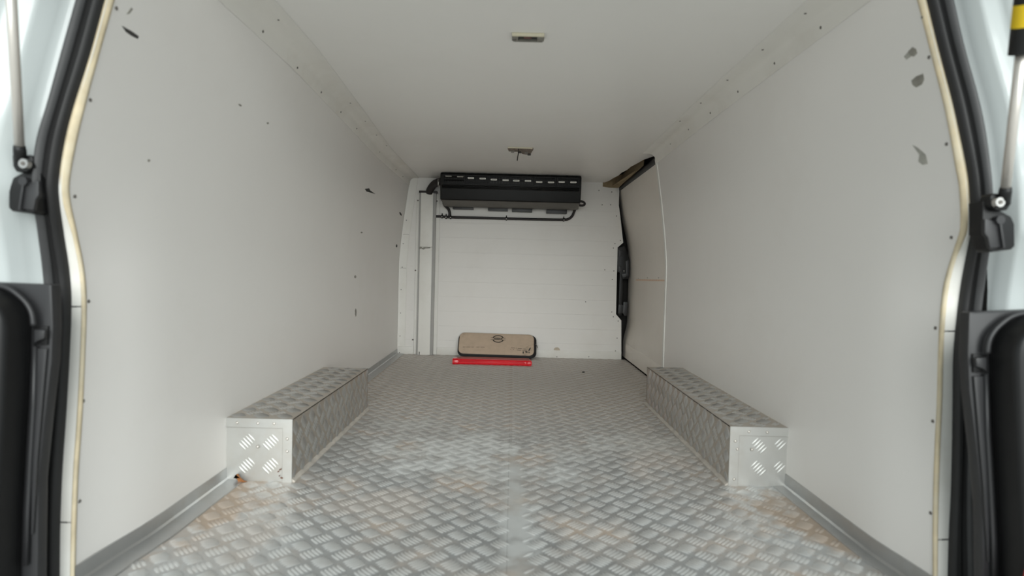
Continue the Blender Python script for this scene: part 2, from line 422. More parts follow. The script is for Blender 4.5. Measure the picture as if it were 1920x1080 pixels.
for px, py in ((490, 59), (555, 127), (600, 173), (637, 210), (667, 241), (710, 285), (741, 318), (754, 331)):
    p = on_wall(px, py, -1, .004); place(SCREW, 'screw', p, (1, 0, -.3), t1)
for px, py in ((522, 37), (581, 106), (657, 193), (685, 227), (706, 253), (725, 273)):
    p = WZ(px, py, ZC - .0035); place(SCREW, 'screw', p, (0, 0, -1), t1)
for px, py in ((1542, 52), (1455, 119), (1386, 172), (1334, 212), (1293, 243), (1259, 270)):
    p = on_wall(px, py, 1, .004); place(SCREW, 'screw', p, (-1, 0, -.3), t2)
for px, py in ((1510, 25), (1430, 93), (1364, 150), (1314, 193), (1275, 227)):
    p = WZ(px, py, ZC - .0035); place(SCREW, 'screw', p, (0, 0, -1), t2)

# rear wall: shallow horizontal boards, notched beside the door latch ---------------
wrear = empty('wall_rear', (0, YR, 0), 'white boarded partition wall behind the black cooling unit', 'wall', kind='structure')
RE = [(1164.5, 690), (1165, 672), (1165, 601), (1155, 589), (1156.5, 520), (1158, 464), (1168.5, 455), (1163, 405), (1156.5, 356), (1150, 340)]
REz = sorted(((WY(x, y, YR).z, WY(x, y, YR).x) for x, y in RE))
def rear_x1(z): return interp(z, REz)
nb = 12; zb = [0.0 + i * (ZC + .004) / nb for i in range(nb + 1)]
cuts = [z for z, x in REz]
for i in range(nb):
    a, b = zb[i], zb[i + 1]
    xs = [rear_x1(a)] + []
    mids = [z for z in cuts if a + 1e-4 < z < b - 1e-4]
    right = [(rear_x1(z), z) for z in [a + .0001] + mids + [b - .0001]]
    left = [(XL(YR, z), z) for z in (b - .0001, a + .0001)]
    pts = [Vector((x, YR, z)) for x, z in left[::-1][:1]] + [Vector((x, YR, z)) for x, z in right] + [Vector((left[0][0], YR, left[0][1]))]
    MB().prism(pts, (0, .012, 0)).build('wall_board', 'panel_rear', wrear, bevel=.0002, seg=1)
MB().box((-.78, YR + .012, -.02), (.70, YR + .02, ZC + .02)).build('backing', 'panel_rear', wrear)
for px, py in ((1123, 357), (1147, 360), (1129, 384), (1145, 384), (1156, 405), (1163, 451), (1153, 457), (1150, 465), (1134, 506), (1151, 508), (1148, 524), (1147, 585), (1150, 594), (1159, 602), (1157, 634), (1154, 658), (1104, 668), (1161, 669), (1098, 566), (775, 341)):
    place(SCREW, 'screw', WY(px, py, YR), (0, -1, 0), wrear)
MB().prism([WY(x, y, YR) for x, y in oval(1044, 656, 6, 5, 9)], (0, -.0006, 0)).build('stain', 'smudge_beige', wrear)

# vertical strip in the rear left corner
rows = []
for z in zlist(24, .05, ZC - .004):
    x = XL(YR, z) + .001
    rows.append([(x, YR - .006, z), (x + .008, YR - .004, z), (x + .052, YR - .003, z), (x + .053, YR + .0005, z)])
t3 = MB().grid(rows).build('trim_3', 'trim_white', auto=.6)
tag(t3, 'white vertical strip with screws in the corner beside the pipe duct', 'trim', kind='structure')
for px, py in ((762, 413), (756, 457), (754, 501), (752, 543), (751, 587), (750, 630)):
    place(SCREW, 'screw', WY(px, py, YR - .0035), (0, -1, 0), t3)
MB().box((XL(YR, .8) + .002, YR - .0042, .80), (XL(YR, .8) + .05, YR - .0036, .8022)).build('joint_line', 'smudge', t3)
MB().box((XL(YR, .55) + .002, YR - .0042, .575), (XL(YR, .55) + .05, YR - .0036, .5775)).build('joint_line', 'smudge_pale', t3)

DY = YR - .036; DX0, DX1, DZ = WY(785.5, 400, DY).x, WY(817, 400, DY).x, WY(800, 361, DY).z
# white strip along the foot of the rear wall
bl = tag(bpy.data.objects.new('baseboard_rear', None), 'white strip along the foot of the boarded partition wall', 'baseboard', kind='structure')
COL.objects.link(bl); bl.location = (0, YR, 0)
def strip(x0, x1):
    MB().box((x0, YR - .006, 0.0), (x1, YR - .0002, .052)).build('strip', 'trim_white', bl, bevel=.002)
strip(-.755, DX0 - .024); strip(DX1 + .024, rear_x1(.02) - .001)
for px, py in ((749, 661), (813, 662), (1044, 669), (1104, 669)):
    place(SCREW, 'screw', WY(px, py, YR - .006), (0, -1, 0), bl)

# sliding door ------------------------------------------------------------------------
def sm(t): t = min(max(t, 0), 1); return t * t * (3 - 2 * t)
def XD(y, z): return XR(y, z) + .006 + .024 * sm((z - .10) / .15) * sm((1.0 - z) / .25) * sm((y - 3.0) / .6)
d1 = empty('door_1', (.77, 3.3, 0), 'beige grey lining of the sliding side door with a black rubber strip on top', 'door', kind='structure')
ZD = 1.138; ZS = .5
def door_sheet(z0, z1, y0, y1):
    zs = [z0 + (z1 - z0) * i / 16 for i in range(17)]
    rows = [[(XD(y0 + (y1 - y0) * k / 8, z), y0 + (y1 - y0) * k / 8, z) for k in range(9)] for z in zs]
    return MB().slab(rows, lambda p: p + Vector((.012, 0, 0))).build('door_panel', 'door_panel', d1, auto=.8)
def on_door(px, py, off=0.0):
    x = .77
    for _ in range(30):
        p = WX(px, py, x); x = .5 * x + .5 * (XD(p.y, p.z) - off)
    return WX(px, py, x)
ZS = on_door(1220, 524.5).z
door_sheet(.012, ZS - .0002, YD - .01, YR + .10); door_sheet(ZS + .0002, ZD, YD - .01, YR + .10)
# kick line low on the door
rows = [[(XD(y, z) - o, y, z) for y in (YD, 3.2, 3.5, YR + .05)] for z, o in ((.012, .0025), (.10, .0025), (.112, .0003))]
MB().grid(rows).build('kick_panel', 'door_panel', d1, auto=.4)
# seam with an orange stain and screws
def on_door(px, py, off=0.0):
    x = .77
    for _ in range(30):
        p = WX(px, py, x); x = .5 * x + .5 * (XD(p.y, p.z) - off)
    return WX(px, py, x)
MB().slab([[on_door(1193 + k * 6.6, y + k * .13) - Vector((.0015, 0, 0)) for k in range(9)] for y in (523.3, 526.2)], lambda p: p + Vector((.0014, 0, 0))).build('seam_sealant', 'orange_stain', d1)
for px, py in ((1197, 522), (1214, 521), (1235, 521), (1246, 386), (1247, 452), (1247, 520), (1247, 597)):
    place(SCREW, 'screw', on_door(px, py), (-1, 0, 0), d1)
# black rubber strip along the door's top
rows = []
for i in range(13):
    y = YD + .02 + (YR + .02 - YD - .02) * i / 12; x = XD(y, ZD)
    rows.append([(x + .004, y, ZD - .006), (x - .008, y, ZD - .004), (x - .010, y, ZD + .010), (x - .008, y, ZD + .024), (x + .004, y, ZD + .028)])
MB().grid(rows).build('rubber_strip', 'black_plastic', d1, smooth=True)
# vertical edge strip where the lining meets the door
rows = [[(XR(YD, z) + .002, YD - .018, z), (XR(YD, z) - .004, YD - .016, z), (XR(YD, z) - .0045, YD + .006, z), (XR(YD, z) + .004, YD + .009, z)] for z in zlist(30, .02, ZC - .03)]
t4 = MB().grid(rows).build('trim_4', 'trim_white', auto=.7)
tag(t4, 'white vertical edge strip between the lining and the sliding door', 'trim', kind='structure')
# brown insulation showing where the ceiling was cut over the door
cpts = [WY(1130, 348.5, 3.797), WY(1148, 347, 3.796)] + [WZ(x, y, ZC + .0005) for x, y in ((1166, 340), (1180, 330), (1191, 319), (1207, 309))]
bpts = [Vector((.700, 3.20, 1.167)), Vector((.699, 3.45, 1.163)), Vector((.697, 3.65, 1.158)), Vector((.690, 3.795, 1.146)), WY(1142, 352, 3.796)]
ins = MB().prism([p - Vector((0, 0, .004)) for p in cpts] + bpts, (.003, 0, .05)).build('insulation', 'foam')
tag(ins, 'brown foam insulation showing through the cut ceiling corner over the sliding door', 'insulation', kind='structure')

# outer shell that keeps the daylight out ------------------------------------------------
sh = MB()
zs = [-.06 + i * 1.36 / 24 for i in range(25)]
sh.grid([[(XL(max(y, 1.0), min(z, ZC)) - .05, y, z) for y in (1.0, 1.8, 2.6, 3.4, 4.0)] for z in zs])
sh.grid([[(XR(max(y, 1.0), min(z, ZC)) + .055, y, z) for y in (1.0, 1.8, 2.6, 3.4, 4.0)] for z in zs])
sh.grid([[(XL(4, min(z, ZC)) - .05, 4, z), (XR(4, min(z, ZC)) + .055, 4, z)] for z in zs])
sh.add([(-.75, .92, 1.25), (.75, .92, 1.25), (.75, 4, 1.25), (-.75, 4, 1.25)], [(0, 1, 2, 3)])
sh.add([(-.82, .92, -.05), (.83, .92, -.05), (.83, 4, -.05), (-.82, 4, -.05)], [(0, 1, 2, 3)])
o = sh.build('wall_outer', 'cavity'); tag(o, 'dark body cavity showing in the gap beside the sliding door', 'wall', kind='structure')

# floor ----------------------------------------------------------------------------------
fl = empty('floor', (0, 2.4, 0), 'aluminium tread plate floor with brown dust and pale powder', 'floor', kind='structure')
FX0, FX1, FY0, FY1 = -.765, .775, .93, YR + .01
sx = .004
# wheel boxes (floor footprint)
WBL = dict(x=-.572, y0=1.492, y1=2.56, side=-1); WBR = dict(x=.610, y0=1.548, y1=2.55, side=1)
WBL['y1'] = WX(690, 690, -.572).y; WBR['y1'] = WX(1213, 702, .610).y
def covered(x, y):
    return (x < WBL['x'] + .012 and WBL['y0'] - .01 < y < WBL['y1'] + .01) or (x > WBR['x'] - .012 and WBR['y0'] - .01 < y < WBR['y1'] + .01) or \
        x < XL(y, 0) + .055 or (x > XR(y, 0) - .04 and y < YD) or abs(x - .024) < .022 and y < 1.72 + .1 * math.sin(x * 90)
for a, b in ((FX0, sx - .0002), (sx + .0002, FX1)):
    s = MB().box((a, FY0, -.004), (b, FY1, 0)).build('floor_sheet', 'floor_metal', fl)
    t = tread((a, FY0, 0), (1, 0, 0), (0, 1, 0), (0, 0, 1), b - a, FY1 - FY0, edge=.004, ok=lambda u, v, a=a: not covered(a + u, FY0 + v)).build('tread_ridges', 'tread_metal', s, smooth=True)
    t['kind'] = 'stuff'
MB().box((FX0, .90, -.05), (FX1, FY0, -.003)).build('sill', 'dark_plastic', fl)

# skirting angles along the side walls
def skirt(name, X, side, y0, y1, h, fw_, label):
    rows = []
    for i in range(31):
        y = y0 + (y1 - y0) * i / 30; x = X(y, h); s = -side
        rows.append([(x + s * .0003, y, h), (x + s * .0025, y, h), (x + s * .003, y, .008), (x + s * .007, y, .0042), (x + s * fw_, y, .0030), (x + s * (fw_ + .001), y, .0002)])
    o = MB().grid(rows).build(name, 'aluminium', auto=.5)
    return tag(o, label, 'baseboard', kind='structure')
skirt('baseboard_left', XL, -1, .985, YR - .006, .034, .048, 'grey metal angle along the foot of the wall with the black gouge')
b2 = skirt('baseboard_right', XR, 1, .99, YD - .03, .038, .032, 'grey metal angle along the foot of the wall with the dark smudges')

# tailgate frame: painted pillars, white jamb strips --------------------------------------------
fr = empty('door_2', (0, .95, 0), 'pale painted body frame of the open tailgate', 'door frame', kind='structure')
PROF = [(-.004, .012), (.004, .002), (.014, -.002), (.022, -.012), (.030, -.034), (.036, -.040), (.060, -.043), (.066, -.050), (.072, -.060), (.078, -.062), (.098, -.064), (.104, -.071), (.110, -.078), (.120, -.080), (.130, -.070), (.136, -.04), (.138, .25)]
def pillar(O, side, k):
    rows = []
    for E, a, b in O:
        wv = (b - a); wv.y = 0; wv.normalize()
        wv = (wv * .35 + Vector((side, 0, 0)) * .65).normalized()
        rows.append([b + Vector((wv.x * d * k, dy, wv.z * d * k)) for d, dy in PROF])
    MB().grid(rows).build('pillar', 'paint', fr, smooth=True)
pillar(OL, -1, 1.25); pillar(OR, 1, .80)
for O, side, joints in ((OL, -1, (579, 993)), (OR, 1, (628, 1043))):
    zj = [WY(148 if side < 0 else 1772, j, .96).z for j in joints]
    bands = [(zj[0] + .0012, 9), (zj[1] + .0012, zj[0] - .0012), (-9, zj[1] - .0012)]
    pts = [(E, a) for E, a, b in O]
    def at(z):
        for (E, a), (E2, a2) in zip(pts, pts[1:]):
            if (E.z - z) * (E2.z - z) <= 0 and E.z != E2.z:
                t = (z - E.z) / (E2.z - E.z); return E.lerp(E2, t), a.lerp(a2, t)
    for lo, hi in bands:
        seg = [q for q in pts if lo < q[0].z < hi]
        if at(hi) : seg = [at(hi)] + seg
        if at(lo) : seg = seg + [at(lo)]
        rows = [[E + Vector((side * .002, -.001, 0)), E + Vector((side * .003, -.003, 0)), a + Vector((-side * .004, -.002, 0)), a + Vector((side * .010, -.001, 0))] for E, a in seg]
        MB().grid(rows).build('jamb_strip', 'trim_white', fr, auto=.6)
# header and sill of the frame, above and below the picture
MB().box((-.60, .86, 1.215), (.66, .98, 1.26)).build('header', 'paint', fr, bevel=.01)
MB().box((-.80, .84, -.12), (.82, .90, -.05)).build('bumper_sill', 'dark_plastic', fr, bevel=.01)

# weatherstrip: one rubber loop -------------------------------------------------------------------
loop = [(a, b) for E, a, b in OL][::-1]            # bottom to top on the left
la, lb = loop[-1]; ra, rb = OR[0][1], OR[0][2]
for t in (0, .25, .5, .75):                        # rounded corner
    ang = math.pi * (1 - .5 * t) ; c = Vector((la.x + .13, la.y, la.z + .02))
    loop.append((c + Vector((.13 * math.cos(ang), 0, .13 * math.sin(ang))), c + Vector((.166 * math.cos(ang), -.004, .166 * math.sin(ang)))) if t else (la, lb))
zt = la.z + .155
loop += [(Vector((x, .91, zt)), Vector((x, .906, zt + .036))) for x in (-.40, -.2, 0, .2, .42)]
c = Vector((ra.x - .13, ra.y, ra.z + .02))
for t in (.75, .5, .25, 0):
    ang = math.pi * .5 * t
    loop.append((c + Vector((.13 * math.cos(ang), 0, .13 * math.sin(ang))), c + Vector((.166 * math.cos(ang), -.004, .166 * math.sin(ang)))))
loop += [(a, b) for E, a, b in OR]
la, lb = loop[-1]; fa, fb = loop[0]
loop += [(Vector((x, .925, -.052)), Vector((x, .921, -.088))) for x in (.70, .35, 0, -.35, -.70)]
loop.append(loop[0])
STR = [(0, .002), (.02, .010), (.16, .016), (.34, .014), (.42, .007), (.50, .007), (.56, .015), (.72, .024), (.90, .020), (1.0, .008), (1.0, -.004)]
rows = [[a + (b - a) * t + Vector((0, -h, 0)) for t, h in STR] for a, b in loop]
ws = MB().grid(rows).build('weatherstrip', 'rubber_grey', smooth=True)
tag(ws, 'black rubber weatherstrip looping around the tailgate opening', 'weatherstrip')
rows = [[a + (b - a) * t + Vector((0, -h, 0)) for t, h in ((0, .0028), (.02, .0108), (.16, .0168), (.34, .0148), (.42, .0080), (.50, .0080), (.555, .0152))] for a, b in loop]
MB().grid(rows).build('inner_lip', 'rubber', ws, smooth=True)

# ================================================================== THINGS
# wheel arch boxes -------------------------------------------------------------------------------
def wheel_box(W, ztop, label, zf):
    x, y0, y1, sd_ = W['x'], W['y0'], W['y1'], W['side']
    X = XL if sd_ < 0 else XR; xw = X(2.2, .1) ; th = .003
    root = empty('wheel_arch_box', ((x + xw) / 2, (y0 + y1) / 2, 0), label, 'wheel box', 'tread plate wheel boxes')
    lo, hi = min(x, xw), max(x, xw)
    xf = X(y0, .1)
    # top, side, front, back sheets
    tp = MB().prism([(x, y0, ztop - th), (xf, y0, ztop - th), (X(y1, .15), y1, ztop - th), (x, y1, ztop - th)], (0, 0, th)).build('top_plate', 'plate', root)
    inner = -sd_
    t = tread((lo, y0, ztop), (1, 0, 0), (0, 1, 0), (0, 0, 1), hi - lo, y1 - y0, ph=(.35, .4)).build('tread_ridges', 'plate_tread', tp, smooth=True); t['kind'] = 'stuff'
    spl = MB().box((min(x, x - inner * th), y0, 0), (max(x, x - inner * th), y1, ztop - .0002)).build('side_plate', 'plate', root)
    t = tread((x, y0, 0), (0, 1, 0), (0, 0, 1), (inner, 0, 0), y1 - y0, ztop, ph=(.3, .25)).build('tread_ridges', 'plate_tread', spl, smooth=True); t['kind'] = 'stuff'
    fa, fb = (xf, x) if sd_ < 0 else (x, xf)
    fp = MB().box((fa, y0, 0), (fb, y0 + th, ztop - .0002)).build('front_plate', 'plate_front', root)
    W_ = fb - fa; u_in = W_ - .026
    ou = fa if sd_ < 0 else fa + .024
    q = WY(462.6, 828.6, y0) if sd_ < 0 else WY(1424, 836, y0)
    t = tread((ou, y0, 0), (1, 0, 0), (0, 0, 1), (0, -1, 0), W_ - .024, ztop - .024, ph=(((q.x - ou) / .063) % 1, (q.z / .063) % 1), H=.0024, L=.033, W=.0056, gap=.0086, kinds=((0, -1 if sd_ < 0 else 1),), edge=.010)
    t = t.build('tread_ridges', 'front_tread', fp, smooth=True); t['kind'] = 'stuff'
    MB().box((min(x, xw), y1 - th, 0), (max(x, xw), y1, ztop - .0002)).build('back_plate', 'plate', root)
    # folded edge flanges on the front
    f1 = .024
    if sd_ < 0:
        MB().prism([(fa, y0 - .0042, ztop), (fb + .001, y0 - .0042, ztop), (fb - f1, y0 - .0042, ztop - f1), (fa, y0 - .0042, ztop - f1)], (0, .0042, 0)).build('top_flange', 'plate_front', root)
        MB().prism([(fb + .001, y0 - .0039, ztop), (fb + .001, y0 - .0039, 0), (fb - f1, y0 - .0039, 0), (fb - f1, y0 - .0039, ztop - f1)], (0, .0039, 0)).build('side_flange', 'plate_front', root)
        rv = [(fa + .03, ztop - .012), (fa + .085, ztop - .012), (fa + .128, ztop - .012), (fb - .012, ztop - .052), (fb - .012, ztop - .085), (fa + .085, ztop - .075)]
    else:
        MB().prism([(fa - .001, y0 - .0042, ztop), (fb, y0 - .0042, ztop), (fb, y0 - .0042, ztop - f1), (fa + f1, y0 - .0042, ztop - f1)], (0, .0042, 0)).build('top_flange', 'plate_front', root)
        MB().prism([(fa - .001, y0 - .0039, ztop), (fa + f1, y0 - .0039, ztop - f1), (fa + f1, y0 - .0039, 0), (fa - .001, y0 - .0039, 0)], (0, .0039, 0)).build('side_flange', 'plate_front', root)
        rv = [(fa + .05, ztop - .013), (fa + .10, ztop - .013), (fa + .014, ztop - .04), (fa + .014, .02), (fa + .06, ztop - .062), (fa + .02, ztop - .062)]
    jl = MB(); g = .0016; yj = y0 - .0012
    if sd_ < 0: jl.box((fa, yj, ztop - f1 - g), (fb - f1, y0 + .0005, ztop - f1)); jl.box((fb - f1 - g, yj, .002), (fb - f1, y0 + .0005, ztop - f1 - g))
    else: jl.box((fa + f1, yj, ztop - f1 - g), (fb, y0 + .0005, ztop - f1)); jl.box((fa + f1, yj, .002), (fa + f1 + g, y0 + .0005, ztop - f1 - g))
    jl.build('joint_line', 'joint_shade', root)  # dark strips drawn in as the shadow gap beside the flanges
    if sd_ < 0:
        for cx, cy, rx_, ry_, ro in ((522, 884, 2.2, 1.2, -.4), (526, 880, 3.0, 1.2, -.3), (528, 896, 3.0, 1.5, .2), (524, 892, 1.5, 1.2, 0)):
            MB().prism([WY(px_, py_, y0 - .004) for px_, py_ in oval(cx, cy, rx_, ry_, 6, ro)], (0, -.001, 0)).build('rust_flake', 'rust', root)
    for a, z in rv: place(RIVET, 'rivet', (a, y0 - .0039, z), (0, -1, 0), root)
    # angle at the foot of the side plate
    MB().prism([(x, y0, .0), (x, y0, .010), (x + inner * .004, y0, .006), (x + inner * .009, y0, .0026), (x + inner * .009, y0, 0)], (0, y1 - y0, 0)).build('foot_angle', 'dust_bead', root)
    return root
wheel_box(WBL, WY(550, 786, 1.492).z, 'tread plate wheel box with a dead leaf at its foot', None)
wheel_box(WBR, WY(1367, 799, 1.548).z, 'tread plate wheel box below the sliding door edge strip', None)

# dead leaf and rust flakes by the left box
lf = MB()
P = [WY(x, y, 1.482) for x, y in ((441, 884), (447, 878), (452, 886), (458, 891), (465, 893), (458, 895), (448, 894), (443, 890))]
for p in P: p.z = max(p.z - P[6].z + .0005, .0005)
lf.prism(P, (0, -.004, .0005)); o = lf.build('dry_leaf', 'leaf', bevel=.0008, seg=1)
tag(o, 'small dry orange brown leaf lying against the wheel box', 'leaf')
pb = WZ(1094, 699, 0)
o = MB().tube([pb + Vector((-.009, 0, .004)), pb + Vector((-.004, 0, .0045)), pb + Vector((.004, .001, .004)), pb + Vector((.009, 0, .003))], [.001, .0042, .004, .001], 8).build('debris', 'scuff', smooth=True)
tag(o, 'small black crumb lying alone on the floor near the partition wall', 'debris')

# pipe duct in the rear left corner ---------------------------------------------------------------
du = empty('pipe_duct', ((DX0 + DX1) / 2, YR - .02, 0), 'white vertical pipe cover running from the floor to the black hose', 'duct')
def duct_piece(z0, z1):
    c = MB(); c.box((DX0 + .011, DY, z0), (DX1 - .019, DY + .004, z1)); return c.build('cover', 'trim_white', du, bevel=.0012)
ZJ = WY(797, 463, DY).z
duct_piece(.002, ZJ - .001); duct_piece(ZJ + .001, DZ)
for x, xe in ((DX0, DX0 + .018), (DX1 - .026, DX1)):
    MB().box((x, DY + .006, .002), (xe, YR - .0065, DZ - .003)).build('side_channel', 'channel_grey', du)
for x0, x1 in ((DX0 - .022, DX0 + .001), (DX1 - .001, DX1 + .022)):
    MB().box((x0, YR - .0085, .002), (x1, YR - .0062, DZ - .004)).build('flange', 'trim_white', du, bevel=.0008, seg=1)
for px, py in ((783.5, 376), (819, 377), (779, 507), (814.5, 508), (774, 637), (810.5, 638)):
    place(SCREW_S, 'screw', WY(px, py, YR - .0085), (0, -1, 0), du)
jag = [WY(x, y, DY) for x, y in ((786, 463), (790, 462.5), (792, 465), (796, 463), (800, 464), (807, 463), (807, 465.5), (798, 466), (794, 468), (790, 466), (786, 467))]
MB().prism(jag, (0, -.0006, 0)).build('torn_joint', 'smudge', du)
MB().prism([WY(x, y, DY) for x, y in oval(786, 662, .9, 3.2)], (0, -.0006, 0)).build('mark', 'scuff', du)

# thick insulated hose from duct to cooling unit -----------------------------------------------------
ih = empty('insulated_hose', WY(800, 360, 3.76), 'thick black elbow hose joining the pipe duct to the cooling unit', 'hose')
pts = [WY(805, 362, 3.775), WY(806, 357, 3.765), WY(810, 350, 3.75), WY(816, 344, 3.73), WY(823, 341, 3.71), WY(832, 340, 3.70)]
pts = [Vector(q) for q in smooth_path([tuple(p) for p in pts], 16)]
MB().tube(pts, [.024 + .0008 * (i % 2) for i in range(16)], 14).build('hose', 'hose', ih, smooth=True)
c0 = WY(786, 360, DY); c1 = WY(819, 361.5, DY)
MB().box((c0.x - .002, DY - .004, DZ - .002), (c1.x + .003, YR - .007, DZ + .012)).build('cap', 'hose', ih, bevel=.003)
MB().tube([WY(822, 336, 3.69), WY(822.5, 348, 3.69)], .006, 8).build('hose_clip', 'steel', ih, smooth=True)

# black cooling unit under the ceiling -------------------------------------------------------------------
UY = 3.545
ux0 = WY(825.5, 330, UY).x; ux1 = WY(1090.5, 338, UY).x
cu = empty('cooling_unit', ((ux0 + ux1) / 2, YR - .13, WY(960, 385, UY).z), 'long black evaporator unit with six vents mounted under the ceiling', 'cooling unit')
ztop = ZC - .002
zA = WY(826, 344, UY).z; zA = (zA + WY(1090, 352, UY).z) / 2          # under the vents
zB = (WY(826, 352.5, UY).z + WY(1089, 361, UY).z) / 2                # under the ribs
zC_ = (WY(829, 373, UY + .02).z + WY(1087, 382, UY + .02).z) / 2     # lower edge of the black face
zD = (WY(838, 384, UY + .10).z + WY(1083, 393, UY + .10).z) / 2      # lower edge of the grey lip
def prof_body(x): return [(x, UY + .012, ztop), (x, UY, ztop - .012), (x, UY, zA), (x, UY + .004, zB), (x, UY + .020, zC_), (x, YR - .001, zC_ - .012), (x, YR - .001, ztop)]
MB().prism(prof_body(ux0), (ux1 - ux0, 0, 0)).build('housing', 'unit_plastic', cu, bevel=.006, seg=3)
MB().prism([(ux0 + .006, UY + .021, zC_ - .001), (ux0 + .010, UY + .050, (zC_ + zD) / 2), (ux0 + .014, UY + .10, zD), (ux0 + .014, YR - .03, zD + .004), (ux0 + .006, YR - .03, zC_ - .004)], (ux1 - ux0 - .016, 0, 0)).build('drip_tray', 'unit_lip', cu, bevel=.003)
for k in range(3):
    z = zB + .006 + k * (zA - zB - .012) / 2
    MB().tube([(ux0 + .012, UY + .001, z), (ux1 - .012, UY + .001, z)], .0035, 8).build('rib', 'unit_plastic', cu, smooth=True)
tabs = [((841, 330.5), (863, 331.5)), ((883, 334), (905, 335)), ((926, 337), (948, 338)), ((968, 339), (990, 339.5)), ((1011, 341.5), (1033, 342)), ((1053, 341.5), (1075, 342))]
tilt = [-.5, .1, .25, .3, .2, .0]
vw = (ux1 - ux0 - .03) / 6
for k in range(6):
    vx0 = ux0 + .015 + k * vw + .003; vx1 = vx0 + vw - .006; vz0 = zA + .004; vz1 = ztop - .014
    fr_ = MB()
    fr_.box((vx0, UY - .010, vz1 - .006), (vx1, UY + .002, vz1)); fr_.box((vx0, UY - .010, vz0), (vx1, UY + .002, vz0 + .006))
    fr_.box((vx0, UY - .010, vz0 + .006), (vx0 + .006, UY + .002, vz1 - .006)); fr_.box((vx1 - .006, UY - .010, vz0 + .006), (vx1, UY + .002, vz1 - .006))
    v = fr_.build('vent', 'unit_plastic', cu)
    (ax_, ay_), (bx_, by_) = tabs[k]
    zc = (WY(ax_, ay_, UY - .008).z + WY(bx_, by_, UY - .008).z) / 2
    for off in (-.020, 0, .020):
        z = zc + off
        if not vz0 + .009 < z < vz1 - .009: continue
        dz = .004 * tilt[k] * 2
        MB().prism([(vx0 + .007, UY - .008, z - .0016 - dz), (vx0 + .007, UY - .008, z + .0016 - dz), (vx0 + .007, UY, z + .0016 + dz), (vx0 + .007, UY, z - .0016 + dz)], (vx1 - vx0 - .014, 0, 0)).build('slat', 'unit_plastic', v)
    for j in range(7):
        xx = vx0 + .014 + j * (vx1 - vx0 - .028) / 6
        MB().box((xx - .001, UY - .004, vz0 + .007), (xx + .001, UY, vz1 - .007)).build('vane', 'dark_plastic' if k in (2, 3) else 'unit_plastic', v)
    for (tx, ty) in tabs[k]:
        p = WY(tx, ty, UY - .010); hh = .0050 if k else .0032
        MB().prism([p + Vector((a, 0, b)) for a, b in ((-.020, -hh * .4), (-.017, -hh), (.017, -hh), (.020, -hh * .4), (.020, hh * .4), (.017, hh), (-.017, hh), (-.020, hh * .4))], (0, -.007, 0)).build('tab', 'tab_white' if k else 'smudge_pale', v, bevel=.001, seg=1)
        if k: MB().box((p.x - .013, p.y - .0078, p.z - .0012), (p.x + .013, p.y - .0066, p.z + .0010)).build('tab_groove', 'smudge', v)
for (xa, xb, y) in ((849, 887, 388), (915, 952, 391), (960, 998, 393), (1025, 1063, 396)):
    a = WY(xa, y - 4, YR - .06); b = WY(xb, y + 4.5, YR - .06)
    MB().box((a.x, YR - .06, b.z), (b.x, YR - .012, zD + .012)).build('mounting_foot', 'dark_plastic', cu, bevel=.002)
for (x, y) in ((893, 386), (910, 387), (1003, 391), (1020, 392)):
    a = WY(x, y, YR - .05); MB().tube([a, a + Vector((0, 0, .03))], .003, 8).build('bolt', 'screw_dark', cu, smooth=True)
lp = [WY(x, y, 3.66) for x, y in ((1084, 377), (1090, 377.5), (1095.5, 380), (1096, 383.5), (1092, 385.5), (1086, 385))]
lp = [Vector(q) for q in smooth_path([tuple(p) for p in lp], 14)]
MB().tube(lp, .0075, 8).build('end_loop', 'hose', cu, smooth=True)

# drain hose under the unit -------------------------------------------------------------------------------
HY = YR - .016
dh = empty('drain_hose', WY(950, 409, HY), 'thin black drain hose clipped to the partition wall under the cooling unit', 'hose')
def hose(pp, r=.0088, n=24, y=None):
    q = [tuple(WY(a, b, c)) for a, b, c in pp]; return MB().tube([Vector(k) for k in smooth_path(q, n)], r, 10)
hose([(816, 405.5, HY), (828, 406, HY), (846, 407.3, HY), (900, 408.5, HY), (950, 410, HY), (1010, 411.3, HY), (1055, 412, HY), (1066, 410.5, HY), (1073, 405, HY), (1076.5, 397, HY - .01), (1080, 389, HY - .05)], n=60).build('hose', 'hose', dh, smooth=True)
hose([(843, 406, HY), (843, 398, HY - .003), (840, 391, HY - .01), (834, 385, HY - .05), (832, 380, HY - .07)], .0095).build('branch', 'hose', dh, smooth=True)
for x, y in ((829, 406), (836.5, 407), (845, 407.3), (949.5, 410), (1057, 412)):
    p = WY(x, y, HY); MB().tube([p + Vector((-.0045, 0, 0)), p + Vector((.0045, 0, 0))], .0125, 12).build('clamp', 'black_plastic', dh, smooth=False)
    MB().tube([p + Vector((0, 0, .008)), p + Vector((0, 0, .021))], .0032, 8).build('clamp_tail', 'black_plastic', dh, smooth=True)
    place(SCREW_L, 'clamp_pin', p + Vector((0, -.012, -.002)), (0, -1, 0), dh)

